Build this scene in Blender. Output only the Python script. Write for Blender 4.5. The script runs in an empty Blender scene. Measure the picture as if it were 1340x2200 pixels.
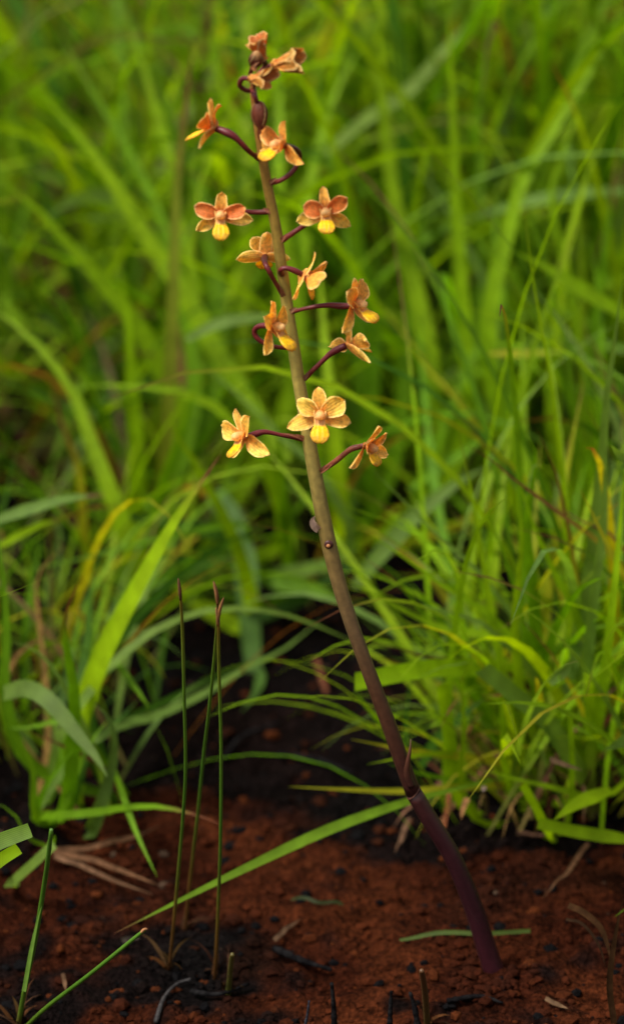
import bpy, math, random
from mathutils import Vector, Matrix, noise

sc = bpy.context.scene
COL = sc.collection
R = math.radians

# ------------------------------------------------------------------ camera
PITCH = R(22.0)
DIST = 1.8
CX, CZ = 0.0, 0.19
cam_data = bpy.data.cameras.new('camera')
cam = bpy.data.objects.new('camera', cam_data)
COL.objects.link(cam)
cam.location = (CX, -DIST * math.cos(PITCH), CZ + DIST * math.sin(PITCH))
cam.rotation_euler = (math.pi / 2 - PITCH, 0, 0)
cam_data.sensor_fit = 'VERTICAL'
cam_data.sensor_height = 22.3
cam_data.sensor_width = 22.3
cam_data.lens = 100
cam_data.clip_start = 0.05
cam_data.clip_end = 500
cam_data.dof.use_dof = True
cam_data.dof.focus_distance = 1.765
cam_data.dof.aperture_fstop = 4.2
sc.camera = cam

# ------------------------------------------------------------------ world, sun, exposure
SUN_EL, SUN_AZ = R(58), R(-118)     # azimuth from +Y (behind the plant) towards -X
w = bpy.data.worlds.new('World')
sc.world = w
w.use_nodes = True
nt = w.node_tree
bg = nt.nodes['Background']
sky = nt.nodes.new('ShaderNodeTexSky')
sky.sky_type = 'NISHITA'
sky.sun_disc = False
sky.sun_elevation = SUN_EL
sky.sun_rotation = SUN_AZ
sky.air_density = 1.0
sky.dust_density = 4.0
hs = nt.nodes.new('ShaderNodeHueSaturation')     # thin overcast: nearly white sky
hs.inputs['Saturation'].default_value = 0.12
nt.links.new(sky.outputs[0], hs.inputs['Color'])
nt.links.new(hs.outputs[0], bg.inputs['Color'])
bg.inputs['Strength'].default_value = 0.085
sd = bpy.data.lights.new('sun', 'SUN')
sun = bpy.data.objects.new('sun', sd)
COL.objects.link(sun)
sd.energy = 2.2
sd.angle = R(12)
sd.color = (1.0, 0.94, 0.84)
sdir = Vector((math.sin(SUN_AZ) * math.cos(SUN_EL), math.cos(SUN_AZ) * math.cos(SUN_EL), math.sin(SUN_EL)))
sun.rotation_euler = (-sdir).to_track_quat('-Z', 'Y').to_euler()
sc.view_settings.view_transform = 'Standard'
sc.view_settings.look = 'None'
sc.view_settings.exposure = 1.28
sc.view_settings.gamma = 1.0
sc.cycles.use_denoising = True
sc.cycles.max_bounces = 8
sc.cycles.transmission_bounces = 8

# ------------------------------------------------------------------ measuring helpers
FWD = Vector((0, math.cos(PITCH), -math.sin(PITCH)))
UPV = Vector((0, math.sin(PITCH), math.cos(PITCH)))
CAMP = Vector(cam.location)
PXM = 22.3 / 100 / 2200
S = PXM * DIST                       # metres per photo pixel at the plant

def ray(px, py):
    return FWD + Vector((1, 0, 0)) * ((px - 670) * PXM) - UPV * ((py - 1100) * PXM)

def W(px, py, y):                    # point on the upright plane at depth y
    d = ray(px, py)
    return CAMP + d * ((y - CAMP.y) / d.y)

def sstep(a, b, x):
    t = max(0.0, min(1.0, (x - a) / (b - a)))
    return t * t * (3 - 2 * t)

BASE = None
def height(x, y):
    p = Vector((x, y, 0.0))
    z = 0.010 * noise.noise(p * 6.0) + 0.005 * noise.noise(p * 17.0 + Vector((3, 1, 7)))
    r = max(abs(x), abs(y))
    if r < 1.2:
        z += 0.0042 * noise.noise(p * 60.0) + 0.0022 * noise.noise(p * 150.0 + Vector((9, 2, 4)))
        z += 0.0022 * abs(noise.noise(p * 95.0 + Vector((1, 8, 3))))
    return z

def G(px, py):                       # point on the ground
    d = ray(px, py)
    z = 0.0
    for _ in range(5):
        p = CAMP + d * ((z - CAMP.z) / d.z)
        z = height(p.x, p.y)
    return p

# ------------------------------------------------------------------ mesh helpers
def tag(o, label=None, cat=None, group=None, kind=None):
    if label: o['label'] = label
    if cat: o['category'] = cat
    if group: o['group'] = group
    if kind: o['kind'] = kind
    return o

def empty(name, loc=(0, 0, 0), parent=None):
    o = bpy.data.objects.new(name, None)
    COL.objects.link(o)
    o.empty_display_size = 0.01
    o.location = loc
    if parent:
        o.parent = parent
    return o

class MB:
    """collects vertices, faces, per-vertex colours and uvs for one mesh"""
    def __init__(self):
        self.v, self.f, self.c, self.uv = [], [], [], []
    def build(self, name, mat, parent=None, smooth=True):
        me = bpy.data.meshes.new(name)
        off = Vector((0, 0, 0))
        if parent is not None:
            off = world_loc(parent)
        me.from_pydata([(p[0] - off.x, p[1] - off.y, p[2] - off.z) for p in self.v], [], self.f)
        at = me.attributes.new('Col', 'FLOAT_COLOR', 'POINT')
        flat = []
        for c in self.c:
            flat += [c[0], c[1], c[2], 1.0]
        at.data.foreach_set('color', flat)
        at = me.attributes.new('UVW', 'FLOAT_VECTOR', 'POINT')
        flat = []
        for u in self.uv:
            flat += [u[0], u[1], u[2] if len(u) > 2 else 0.0]
        at.data.foreach_set('vector', flat)
        if smooth:
            me.polygons.foreach_set('use_smooth', [True] * len(me.polygons))
        me.materials.append(mat)
        o = bpy.data.objects.new(name, me)
        COL.objects.link(o)
        if parent is not None:
            o.parent = parent
        return o

def world_loc(o):
    p = Vector(o.location)
    while o.parent:
        o = o.parent
        p = p + Vector(o.location)
    return p

def spline(pts, n):
    """Catmull-Rom through pts, n+1 samples evenly over length; pts are Vectors"""
    if len(pts) == 2:
        return [pts[0].lerp(pts[1], i / n) for i in range(n + 1)]
    P = [pts[0] * 2 - pts[1]] + list(pts) + [pts[-1] * 2 - pts[-2]]
    fine = []
    for i in range(1, len(P) - 2):
        for k in range(10):
            t = k / 10
            a, b, c, d = P[i - 1], P[i], P[i + 1], P[i + 2]
            fine.append(0.5 * ((2 * b) + (c - a) * t + (2 * a - 5 * b + 4 * c - d) * t * t + (3 * b - a - 3 * c + d) * t ** 3))
    fine.append(pts[-1].copy())
    L = [0.0]
    for i in range(1, len(fine)):
        L.append(L[-1] + (fine[i] - fine[i - 1]).length)
    out, j = [], 0
    for i in range(n + 1):
        s = L[-1] * i / n
        while j < len(L) - 2 and L[j + 1] < s:
            j += 1
        q = (s - L[j]) / max(1e-9, L[j + 1] - L[j])
        out.append(fine[j].lerp(fine[j + 1], min(1, max(0, q))))
    return out

def mixc(a, b, t):
    return (a[0] + (b[0] - a[0]) * t, a[1] + (b[1] - a[1]) * t, a[2] + (b[2] - a[2]) * t)

def lerp_list(lst, t):
    """lst = [(t, value...)] piecewise linear; value number or tuple"""
    if t <= lst[0][0]: return lst[0][1]
    for (a, va), (b, vb) in zip(lst, lst[1:]):
        if t <= b:
            q = (t - a) / max(1e-9, b - a)
            return mixc(va, vb, q) if isinstance(va, tuple) else va + (vb - va) * q
    return lst[-1][1]

def tube(mb, pts, radii, cols, seg=10, cap=True, ridge=0.0):
    n = len(pts)
    i0 = len(mb.v)
    ref = Vector((0, -1, 0.2))
    for i, p in enumerate(pts):
        t = (pts[min(n - 1, i + 1)] - pts[max(0, i - 1)]).normalized()
        a = t.cross(ref)
        if a.length < 1e-4: a = t.cross(Vector((1, 0, 0)))
        a.normalize()
        b = a.cross(t).normalized()
        ref = -b if False else ref
        for k in range(seg):
            an = 2 * math.pi * k / seg
            r = radii[i] * (1 + ridge * math.cos(an * 5))
            mb.v.append(p + (a * math.cos(an) + b * math.sin(an)) * r)
            mb.c.append(cols[i]); mb.uv.append((k / seg, i / (n - 1), 0))
    for i in range(n - 1):
        for k in range(seg):
            k2 = (k + 1) % seg
            mb.f.append((i0 + i * seg + k, i0 + i * seg + k2, i0 + (i + 1) * seg + k2, i0 + (i + 1) * seg + k))
    if cap:
        mb.f.append(tuple(i0 + k for k in range(seg))[::-1])
        mb.f.append(tuple(i0 + (n - 1) * seg + k for k in range(seg)))

# ------------------------------------------------------------------ materials
def node_mat(name):
    m = bpy.data.materials.new(name)
    m.use_nodes = True
    t = m.node_tree
    return m, t, t.nodes, t.links

def mk(nodes, typ, **kw):
    n = nodes.new(typ)
    for k, v in kw.items():
        setattr(n, k, v)
    return n

def attr_mat(name, rough=0.5, trans=0.0, veins=0.0, vein_scale=60, blotch=0.0, blotch_scale=300, spec=0.4, bump=0.0, bump_scale=400, trans_tint=(1, 1, 1)):
    m, t, N, L = node_mat(name)
    pb = N['Principled BSDF']
    pb.inputs['Roughness'].default_value = rough
    pb.inputs['Specular IOR Level'].default_value = spec
    at = mk(N, 'ShaderNodeAttribute', attribute_name='Col')
    uv = mk(N, 'ShaderNodeAttribute', attribute_name='UVW')
    geo = mk(N, 'ShaderNodeNewGeometry')
    col = at.outputs['Color']
    hgt = None
    if veins > 0:
        sx = mk(N, 'ShaderNodeSeparateXYZ'); L.new(uv.outputs['Vector'], sx.inputs[0])
        mu = mk(N, 'ShaderNodeMath', operation='MULTIPLY'); mu.inputs[1].default_value = vein_scale
        L.new(sx.outputs[0], mu.inputs[0])
        sn = mk(N, 'ShaderNodeMath', operation='SINE'); L.new(mu.outputs[0], sn.inputs[0])
        mr = mk(N, 'ShaderNodeMapRange')
        mr.inputs['From Min'].default_value = -1; mr.inputs['From Max'].default_value = 1
        mr.inputs['To Min'].default_value = 1 - veins; mr.inputs['To Max'].default_value = 1 + veins * 0.5
        L.new(sn.outputs[0], mr.inputs['Value'])
        vm = mk(N, 'ShaderNodeVectorMath', operation='SCALE')
        L.new(col, vm.inputs[0]); L.new(mr.outputs[0], vm.inputs['Scale'])
        col = vm.outputs[0]
        hgt = sn.outputs[0]
    if blotch > 0:
        nz = mk(N, 'ShaderNodeTexNoise'); nz.inputs['Scale'].default_value = blotch_scale; nz.inputs['Detail'].default_value = 4
        L.new(geo.outputs['Position'], nz.inputs['Vector'])
        mr = mk(N, 'ShaderNodeMapRange')
        mr.inputs['From Min'].default_value = 0.3; mr.inputs['From Max'].default_value = 0.7
        mr.inputs['To Min'].default_value = 1 - blotch; mr.inputs['To Max'].default_value = 1 + blotch
        L.new(nz.outputs['Fac'], mr.inputs['Value'])
        vm = mk(N, 'ShaderNodeVectorMath', operation='SCALE')
        L.new(col, vm.inputs[0]); L.new(mr.outputs[0], vm.inputs['Scale'])
        col = vm.outputs[0]
    L.new(col, pb.inputs['Base Color'])
    if bump > 0:
        nb = mk(N, 'ShaderNodeTexNoise'); nb.inputs['Scale'].default_value = bump_scale; nb.inputs['Detail'].default_value = 3
        L.new(geo.outputs['Position'], nb.inputs['Vector'])
        bp = mk(N, 'ShaderNodeBump'); bp.inputs['Strength'].default_value = bump; bp.inputs['Distance'].default_value = 0.0006
        L.new(nb.outputs['Fac'], bp.inputs['Height']); L.new(bp.outputs[0], pb.inputs['Normal'])
    elif hgt is not None:
        bp = mk(N, 'ShaderNodeBump'); bp.inputs['Strength'].default_value = 0.25; bp.inputs['Distance'].default_value = 0.0003
        L.new(hgt, bp.inputs['Height']); L.new(bp.outputs[0], pb.inputs['Normal'])
    if trans > 0:
        tr = mk(N, 'ShaderNodeBsdfTranslucent')
        vt = mk(N, 'ShaderNodeVectorMath', operation='MULTIPLY'); vt.inputs[1].default_value = trans_tint
        L.new(col, vt.inputs[0]); L.new(vt.outputs[0], tr.inputs['Color'])
        mx = mk(N, 'ShaderNodeMixShader'); mx.inputs[0].default_value = trans
        L.new(pb.outputs[0], mx.inputs[1]); L.new(tr.outputs[0], mx.inputs[2])
        L.new(mx.outputs[0], N['Material Output'].inputs['Surface'])
    return m

M_BLADE = attr_mat('grass_leaf', rough=0.5, trans=0.52, veins=0.20, vein_scale=26, blotch=0.22, blotch_scale=110, spec=0.16, trans_tint=(1.6, 1.5, 0.3))
M_STRAW = attr_mat('dry_straw', rough=0.9, trans=0.12, veins=0.2, vein_scale=20, blotch=0.45, blotch_scale=250, spec=0.03)
M_CHAR = attr_mat('charred_wood', rough=0.95, blotch=0.5, blotch_scale=500, bump=0.8, bump_scale=900, spec=0.0)
M_STEM = attr_mat('orchid_stem', rough=0.42, veins=0.07, vein_scale=44, blotch=0.22, blotch_scale=380, spec=0.28, bump=0.12, bump_scale=1200)
M_PETAL = attr_mat('orchid_petal', rough=0.5, trans=0.5, veins=0.06, vein_scale=22, blotch=0.28, blotch_scale=800, spec=0.3, trans_tint=(1.15, 1.0, 0.7))
M_RUSH = attr_mat('rush_stalk', rough=0.4, blotch=0.15, blotch_scale=300, spec=0.4)
M_CLOD = attr_mat('soil_crumb', rough=0.92, blotch=0.4, blotch_scale=600, spec=0.03, bump=0.7, bump_scale=1500)

def ground_mat():
    m, t, N, L = node_mat('red_soil')
    pb = N['Principled BSDF']
    pb.inputs['Roughness'].default_value = 0.95
    pb.inputs['Specular IOR Level'].default_value = 0.02
    geo = mk(N, 'ShaderNodeNewGeometry')
    at = mk(N, 'ShaderNodeAttribute', attribute_name='Col')
    n1 = mk(N, 'ShaderNodeTexNoise'); n1.inputs['Scale'].default_value = 130; n1.inputs['Detail'].default_value = 7; n1.inputs['Roughness'].default_value = 0.65
    n2 = mk(N, 'ShaderNodeTexNoise'); n2.inputs['Scale'].default_value = 520; n2.inputs['Detail'].default_value = 5
    vo = mk(N, 'ShaderNodeTexVoronoi'); vo.inputs['Scale'].default_value = 380
    for n in (n1, n2, vo): L.new(geo.outputs['Position'], n.inputs['Vector'])
    r1 = mk(N, 'ShaderNodeMapRange'); r1.inputs['From Min'].default_value = 0.32; r1.inputs['From Max'].default_value = 0.68
    r1.inputs['To Min'].default_value = 0.3; r1.inputs['To Max'].default_value = 1.65
    L.new(n1.outputs['Fac'], r1.inputs['Value'])
    r2 = mk(N, 'ShaderNodeMapRange'); r2.inputs['From Min'].default_value = 0.3; r2.inputs['From Max'].default_value = 0.7
    r2.inputs['To Min'].default_value = 0.55; r2.inputs['To Max'].default_value = 1.45
    L.new(n2.outputs['Fac'], r2.inputs['Value'])
    mm = mk(N, 'ShaderNodeMath', operation='MULTIPLY'); L.new(r1.outputs[0], mm.inputs[0]); L.new(r2.outputs[0], mm.inputs[1])
    vm = mk(N, 'ShaderNodeVectorMath', operation='SCALE'); L.new(at.outputs['Color'], vm.inputs[0]); L.new(mm.outputs[0], vm.inputs['Scale'])
    L.new(vm.outputs[0], pb.inputs['Base Color'])
    ad = mk(N, 'ShaderNodeMath', operation='ADD'); L.new(n2.outputs['Fac'], ad.inputs[0])
    vs = mk(N, 'ShaderNodeMath', operation='MULTIPLY'); vs.inputs[1].default_value = -0.8
    L.new(vo.outputs['Distance'], vs.inputs[0]); L.new(vs.outputs[0], ad.inputs[1])
    bp = mk(N, 'ShaderNodeBump'); bp.inputs['Strength'].default_value = 1.0; bp.inputs['Distance'].default_value = 0.0022
    L.new(ad.outputs[0], bp.inputs['Height']); L.new(bp.outputs[0], pb.inputs['Normal'])
    return m
M_SOIL = ground_mat()

# ------------------------------------------------------------------ ground
SOIL = (0.0185, 0.0042, 0.0016)
ASH = (0.0018, 0.0016, 0.0017)
def char_amount(x, y):
    """ash left by an old fire: ragged patches, most of them between the tussocks"""
    p = Vector((x, y, 0))
    n = noise.noise(p * 9 + Vector((5, 5, 0))) + 0.6 * noise.noise(p * 28) + 0.45 * noise.noise(p * 75)
    k = -0.18 + 1.35 * sstep(0.02, 0.19, y) - 0.5 * sstep(0.02, 0.12, 0.12 - abs(y - 0.14)) * sstep(-0.02, 0.03, 0.10 - abs(x + 0.06))
    k += 0.35 * sstep(0.06, 0.14, -x) * sstep(-0.1, -0.02, -y)
    return sstep(-0.15, 0.35, n * 1.05 + k - .35 * sstep(.0, .05, x) * sstep(-.08, -.01, -y))

def soil_color(x, y):
    p = Vector((x, y, 2.0))
    c = mixc(SOIL, (0.033, 0.0080, 0.0026), sstep(-0.2, 0.5, noise.noise(p * 22)))
    c = mixc(c, (0.007, 0.0026, 0.0015), sstep(0.0, 0.5, noise.noise(p * 13 + Vector((4, 4, 4)))))
    return mixc(c, ASH, char_amount(x, y) * 0.93)

def make_ground():
    def axis(a, b, step, far_a, far_b):
        xs = [a + (b - a) * i / int((b - a) / step) for i in range(int((b - a) / step) + 1)]
        lo, d = [], step
        p = a
        while p > -far_a:
            d *= 1.28; p -= d; lo.append(p)
        hi, d = [], step
        p = b
        while p < far_b:
            d *= 1.28; p += d; hi.append(p)
        return lo[::-1] + xs + hi
    xs = axis(-0.24, 0.24, 0.0021, 150, 150)
    ys = axis(-0.13, 0.42, 0.0026, 150, 150)
    mb = MB()
    nx = len(xs)
    for y in ys:
        for x in xs:
            mb.v.append((x, y, height(x, y)))
            mb.c.append(soil_color(x, y))
            mb.uv.append((0, 0))
    for j in range(len(ys) - 1):
        for i in range(nx - 1):
            mb.f.append((j * nx + i, j * nx + i + 1, (j + 1) * nx + i + 1, (j + 1) * nx + i))
    o = mb.build('ground', M_SOIL)
    tag(o, 'bare red soil with patches of black ash under the grass', 'soil', kind='structure')
make_ground()

ICO = []
def ico():
    t = (1 + 5 ** 0.5) / 2
    vs = [Vector(v).normalized() for v in ((-1, t, 0), (1, t, 0), (-1, -t, 0), (1, -t, 0), (0, -1, t), (0, 1, t), (0, -1, -t), (0, 1, -t), (t, 0, -1), (t, 0, 1), (-t, 0, -1), (-t, 0, 1))]
    fs = [(0, 11, 5), (0, 5, 1), (0, 1, 7), (0, 7, 10), (0, 10, 11), (1, 5, 9), (5, 11, 4), (11, 10, 2), (10, 7, 6), (7, 1, 8), (3, 9, 4), (3, 4, 2), (3, 2, 6), (3, 6, 8), (3, 8, 9), (4, 9, 5), (2, 4, 11), (6, 2, 10), (8, 6, 7), (9, 8, 1)]
    return vs, fs
IV, IF = ico()
def clod(mb, rng, p, r, col, flat=0.7):
    i0 = len(mb.v)
    q = Matrix.Rotation(rng.uniform(0, 6.28), 3, Vector((rng.gauss(0, 1), rng.gauss(0, 1), rng.gauss(0, 1))).normalized())
    sx, sy = rng.uniform(0.7, 1.3), rng.uniform(0.7, 1.3)
    for v in IV:
        v2 = q @ v * rng.uniform(0.72, 1.15)
        mb.v.append((p.x + v2.x * r * sx, p.y + v2.y * r * sy, p.z + v2.z * r * flat))
        mb.c.append(col); mb.uv.append((0, 0))
    for f in IF:
        mb.f.append(tuple(i0 + k for k in f))

def make_crumbs():
    rng = random.Random(5)
    mb = MB()
    for _ in range(6500):
        y = -0.12 + 0.5 * rng.random() ** 1.5
        x = rng.uniform(-0.2, 0.22)
        r = 0.0007 + 0.0030 * rng.random() ** 3.0
        c = soil_color(x, y)
        u = rng.random()
        if u < 0.16: c = mixc(c, (0.060, 0.015, 0.004), 0.8 * rng.random())
        elif u < 0.30: c = (0.003, 0.0027, 0.003)
        elif u < 0.315: c = (0.045, 0.028, 0.018); r *= 0.7
        else: c = mixc(c, (c[0] * 1.5, c[1] * 1.4, c[2] * 1.3), rng.random())
        clod(mb, rng, Vector((x, y, height(x, y) + r * 0.15)), r, c)
    for _ in range(420):            # earth heaped round the orchid and rush bases
        bx, by, rr = rng.choice(((1062, 2088, .016), (1062, 2088, .020), (370, 2060, .012), (398, 2000, .01), (462, 2100, .012)))
        b = G(bx, by); a = rng.uniform(0, 6.283); q = rr * (.35 + .65 * rng.random())
        x, y = b.x + q * math.cos(a), b.y + q * math.sin(a)
        r = rng.uniform(.0010, .0026)
        c = soil_color(x, y); c = mixc(c, (c[0] * 1.6, c[1] * 1.5, c[2] * 1.4), rng.random())
        clod(mb, rng, Vector((x, y, height(x, y) + r * .4)), r, c)
    o = mb.build('soil_crumbs', M_CLOD, smooth=False)
    tag(o, 'loose crumbs of red soil and charcoal strewn over the ground', 'soil', kind='stuff')
make_crumbs()

# ------------------------------------------------------------------ grass blades
PAL = {'b': (0.205, 0.345, 0.003), 'm': (0.110, 0.235, 0.003), 'd': (0.040, 0.110, 0.004),
       'g': (0.130, 0.220, 0.032), 'y': (0.31, 0.31, 0.010), 'o': (0.13, 0.075, 0.02), 't': (0.095, 0.048, 0.022), 'r': (0.14, 0.05, 0.022)}
TIP = (0.13, 0.045, 0.020)

def blade(mb, pts, width, col, tip=0.0, cut=False, roll=0.0, n=12, nrm=None, fold=0.22, base_col=None, taper0=0.55, rng=None, ragged=0, grow=False):
    P = spline(pts, n)
    i0 = len(mb.v)
    nr = nrm or Vector((0, -0.8, 0.6))
    for i, p in enumerate(P):
        t = i / n
        tan = (P[min(n, i + 1)] - P[max(0, i - 1)]).normalized()
        side = tan.cross(nr)
        if side.length < 0.05:
            side = tan.cross(Vector((1, 0, 0)))
        side.normalize()
        side = Matrix.Rotation(roll * (0.6 + 0.8 * t), 3, tan) @ side
        up = side.cross(tan).normalized()
        wd = width * min(1.0, taper0 + 1.6 * t)
        if cut:
            wd *= 1 - 0.15 * t
        else:
            wd *= max(0.0, 1 - max(0.0, (t - 0.35) / 0.65) ** 1.7) if t < 1 else 0.0
            wd = max(wd, width * 0.02)
        if grow: wd *= .30 + .70 * sstep(.30, .72, t)
        h = wd * 0.5
        c = col
        if base_col: c = mixc(base_col, c, sstep(0, 0.35, t))
        if tip > 0: c = mixc(c, TIP, sstep(1 - tip, 1 - tip * 0.45, t))
        j = 0.0
        if cut and i == n and ragged: j = ragged
        mb.v += [p - side * h + up * h * fold + tan * j, p, p + side * h + up * h * fold - tan * j * 0.4]
        mb.c += [c, mixc(c, (c[0] * 1.12, c[1] * 1.06, c[2] * 1.3), 0.7), c]
        mb.uv += [(-1, t), (0, t), (1, t)]
    for i in range(n):
        a = i0 + i * 3
        mb.f += [(a, a + 1, a + 4, a + 3), (a + 1, a + 2, a + 5, a + 4)]

def jitter(rng, c, k=0.18):
    f = 1 + rng.uniform(-k, k)
    return (c[0] * f * (1 + rng.uniform(-k, k) * 0.6), c[1] * f, c[2] * f * (1 + rng.uniform(-k, k)))

def listed(parent, root, items, seed, name='grass_blade'):
    """blades measured one by one: (photo points root->tip, y at start, y at tip, width px, colour, flags)"""
    rng = random.Random(seed)
    for it in items:
        px, y0, y1, wpx, ck = it[:5]
        fl = it[5] if len(it) > 5 else {}
        n = len(px)
        pts = [W(x, y, y0 + (y1 - y0) * i / max(1, n - 1)) for i, (x, y) in enumerate(px)]
        if fl.get('ground'):
            pts = [G(x, y) + Vector((0, 0, fl['ground'])) for (x, y) in px]
        for p in pts:
            gz = height(p.x, p.y) + 0.0015
            if p.z < gz: p.z = gz
        if not fl.get('free'):
            rt = root + Vector((rng.uniform(-0.022, 0.022), rng.uniform(-0.015, 0.02), 0))
            rt.z = height(rt.x, rt.y) - 0.003
            a = pts[0]
            first = (pts[1] - pts[0]).normalized()
            d = (a - rt).length
            mid = a - first * d * 0.45
            mid = mid.lerp(rt.lerp(a, 0.5), 0.45)
            mid.z = max(mid.z, height(mid.x, mid.y) + 0.004)
            if d > 0.02:
                pts = [rt, mid] + pts
        depth = sum((p - CAMP).dot(FWD) for p in pts) / len(pts)
        mb = MB()
        c = jitter(rng, PAL[ck] if isinstance(ck, str) else ck, 0.10)
        blade(mb, pts, wpx * PXM * depth * 1.06, c, tip=fl.get('tip', 0), cut=fl.get('cut', False), roll=fl.get('roll', rng.uniform(-0.5, 0.5)),
              n=fl.get('n', 16), taper0=fl.get('t0', 0.55), base_col=fl.get('base'), grow=fl.get('grow', False), ragged=fl.get('rag', 0))
        mb.build(name, M_STRAW if fl.get('straw') else M_BLADE, parent)

def rand_blade(mb, rng, root, az, lean, length, width, col, droop=0.6, tip=0.0, n=9, base_col=None):
    """one arching blade: az = direction it leans to, lean = start angle from upright"""
    pts = [root.copy()]
    a = lean
    st = length / 6
    d = Vector((math.sin(az), math.cos(az), 0))
    p = root.copy()
    sway = rng.uniform(-0.25, 0.25)
    for i in range(6):
        p = p + (d * math.sin(a) + Vector((0, 0, 1)) * math.cos(a)) * st
        a += droop * (0.25 + 0.35 * i) / 3
        az2 = az + sway * (i + 1) / 3
        d = Vector((math.sin(az2), math.cos(az2), 0))
        g = height(p.x, p.y) + 0.002 if p.z < 0.03 else -1
        if p.z < g: p.z = g
        pts.append(p.copy())
    nr = (Vector((0, 0, 1)) - d * 0.4)
    side_n = Matrix.Rotation(rng.uniform(-0.9, 0.9), 3, 'Z') @ Vector((-d.x * math.cos(lean), -d.y * math.cos(lean), 0.35 + math.sin(lean)))
    blade(mb, pts, width, col, tip=tip, n=n, roll=rng.uniform(-0.5, 0.5), nrm=side_n.normalized(), base_col=base_col)

def pick_col(rng, wts='bbbmmmdgy'):
    return jitter(rng, PAL[rng.choice(wts)], 0.2)

# ---- tussock with the broad leaves beside the three rushes
c_left = G(175, 1745)
t_left = tag(empty('grass_tussock', c_left), 'broad-leaved green grass tussock with a long arching leaf, behind the three thin rushes', 'grass tussock', 'grass tussocks around the orchid')
LEFT = [
    ([(205, 1450), (240, 1370), (290, 1275), (370, 1130), (430, 1040), (475, 975)], .12, .10, 46, (.24, .38, .004), dict(tip=.16, roll=-.25)),
    ([(190, 1490), (260, 1410), (340, 1350), (430, 1315), (520, 1308), (610, 1320), (700, 1352), (780, 1390)], .12, .16, 19, 'g', {}),
    ([(150, 1700), (156, 1600), (160, 1490), (142, 1390), (140, 1320), (168, 1255)], .09, .07, 32, 'm', dict(tip=.18, roll=.2)),  # darker green stands in for light falling off at lower left
    ([(10, 1490), (60, 1480), (110, 1510), (160, 1570), (205, 1625), (232, 1670)], .10, .05, 36, (.10, .165, .03), dict(free=1, roll=.1, t0=.8)),
    ([(215, 1735), (236, 1665), (246, 1600), (236, 1545), (200, 1510)], .08, .08, 30, (.09, .15, .03), dict(roll=.3)),
    ([(130, 1752), (210, 1745), (270, 1735), (340, 1733), (400, 1745), (440, 1757), (475, 1772)], .08, .02, 19, 'm', dict(tip=.25, roll=0, base=(.15, .06, .02))),  # leaf colour darkened to carry the weaker light low on the left
    ([(75, 1740), (70, 1650), (45, 1600), (30, 1570)], .09, .09, 20, 'm', {}),
    ([(82, 1735), (105, 1680), (150, 1620), (165, 1600)], .09, .08, 17, 'm', {}),
    ([(240, 1640), (262, 1700), (292, 1785), (338, 1885)], .09, .03, 14, 'm', dict(free=1)),
    ([(255, 1560), (330, 1540), (430, 1495), (520, 1440), (610, 1395), (690, 1330)], .13, .22, 20, 'g', {}),
    ([(262, 1548), (350, 1510), (450, 1460), (560, 1410)], .15, .24, 15, 'd', {}),
    ([(12, 1500), (14, 1350), (2, 1200), (-10, 1120)], .12, .14, 28, 'm', dict(roll=.2)),
    ([(160, 1520), (118, 1440), (70, 1393), (25, 1380)], .10, .10, 17, 'g', {}),
    ([(190, 1480), (228, 1380), (275, 1270), (320, 1190)], .14, .20, 28, 'm', dict(tip=.1)),
    ([(180, 1480), (205, 1350), (235, 1232)], .14, .20, 18, 'm', {}),
    ([(172, 1480), (190, 1360), (196, 1270), (215, 1190)], .14, .22, 22, 'd', {}),
    ([(245, 1415), (285, 1470), (322, 1522)], .13, .11, 14, 'm', dict(free=1)),
    ([(130, 1550), (70, 1562), (0, 1566)], .11, .12, 20, 'm', {}),
    ([(120, 1595), (90, 1585), (58, 1570)], .10, .10, 12, 'r', dict(straw=1)),
    ([(210, 1440), (270, 1350), (380, 1240), (480, 1170), (560, 1130)], .16, .26, 26, 'd', {}),
    ([(140, 1730), (175, 1640), (205, 1580), (240, 1540)], .09, .10, 22, 'm', {}),
    ([(60, 1800), (30, 1745), (0, 1730), (-30, 1725)], .06, .06, 16, 'm', {}),
    ([(80, 1850), (105, 1825), (118, 1815)], .03, .03, 26, 'g', dict(cut=True)),
    ([(170, 1690), (200, 1600), (262, 1540), (300, 1500)], .12, .14, 16, 'd', {}),
    ([(100, 1480), (85, 1340), (80, 1240), (140, 1170)], .16, .20, 14, 'o', dict(straw=1)),
    ([(30, 1420), (90, 1370), (150, 1330)], .16, .2, 12, 'o', dict(straw=1)),
]
listed(t_left, c_left, LEFT, 11)
def scatter(parent, centre, num, seed, spread, lean, length, width, wts, az=None, droop=.6, name='grass_blade', mat=None, tipp=.25, keep=None):
    rng = random.Random(seed)
    k = 0
    while k < num:
        rt = centre + Vector((rng.gauss(0, spread), rng.gauss(0, spread * .7), 0))
        a = rng.uniform(0, 6.283) if az is None else rng.uniform(*az)
        ln = rng.uniform(*length)
        le = rng.uniform(*lean)
        rt.z = height(rt.x, rt.y) - .002
        if keep and not keep(rt, a, le, ln): continue
        mb = MB()
        rand_blade(mb, rng, rt, a, le, ln, rng.uniform(*width), pick_col(rng, wts), droop=droop * rng.uniform(.3, 1.6),
                   tip=rng.uniform(.1, .35) if rng.random() < tipp else 0, n=9, base_col=(0.14, 0.12, 0.03) if rng.random() < .5 else None)
        mb.build(name, mat or M_BLADE, parent)
        k += 1
scatter(t_left, c_left + Vector((-.05, .05, 0)), 34, 21, .03, (.1, .7), (.08, .2), (.0022, .006), 'mmddgb', az=(-2.4, .6))
scatter(t_left, c_left + Vector((-.02, .06, 0)), 55, 31, .04, (.2, 1.1), (.06, .18), (.0010, .0030), 'dddmoorg', droop=1.0, keep=lambda rt, a, le, ln: rt.x < c_left.x + .045 and rt.y > c_left.y)

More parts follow.
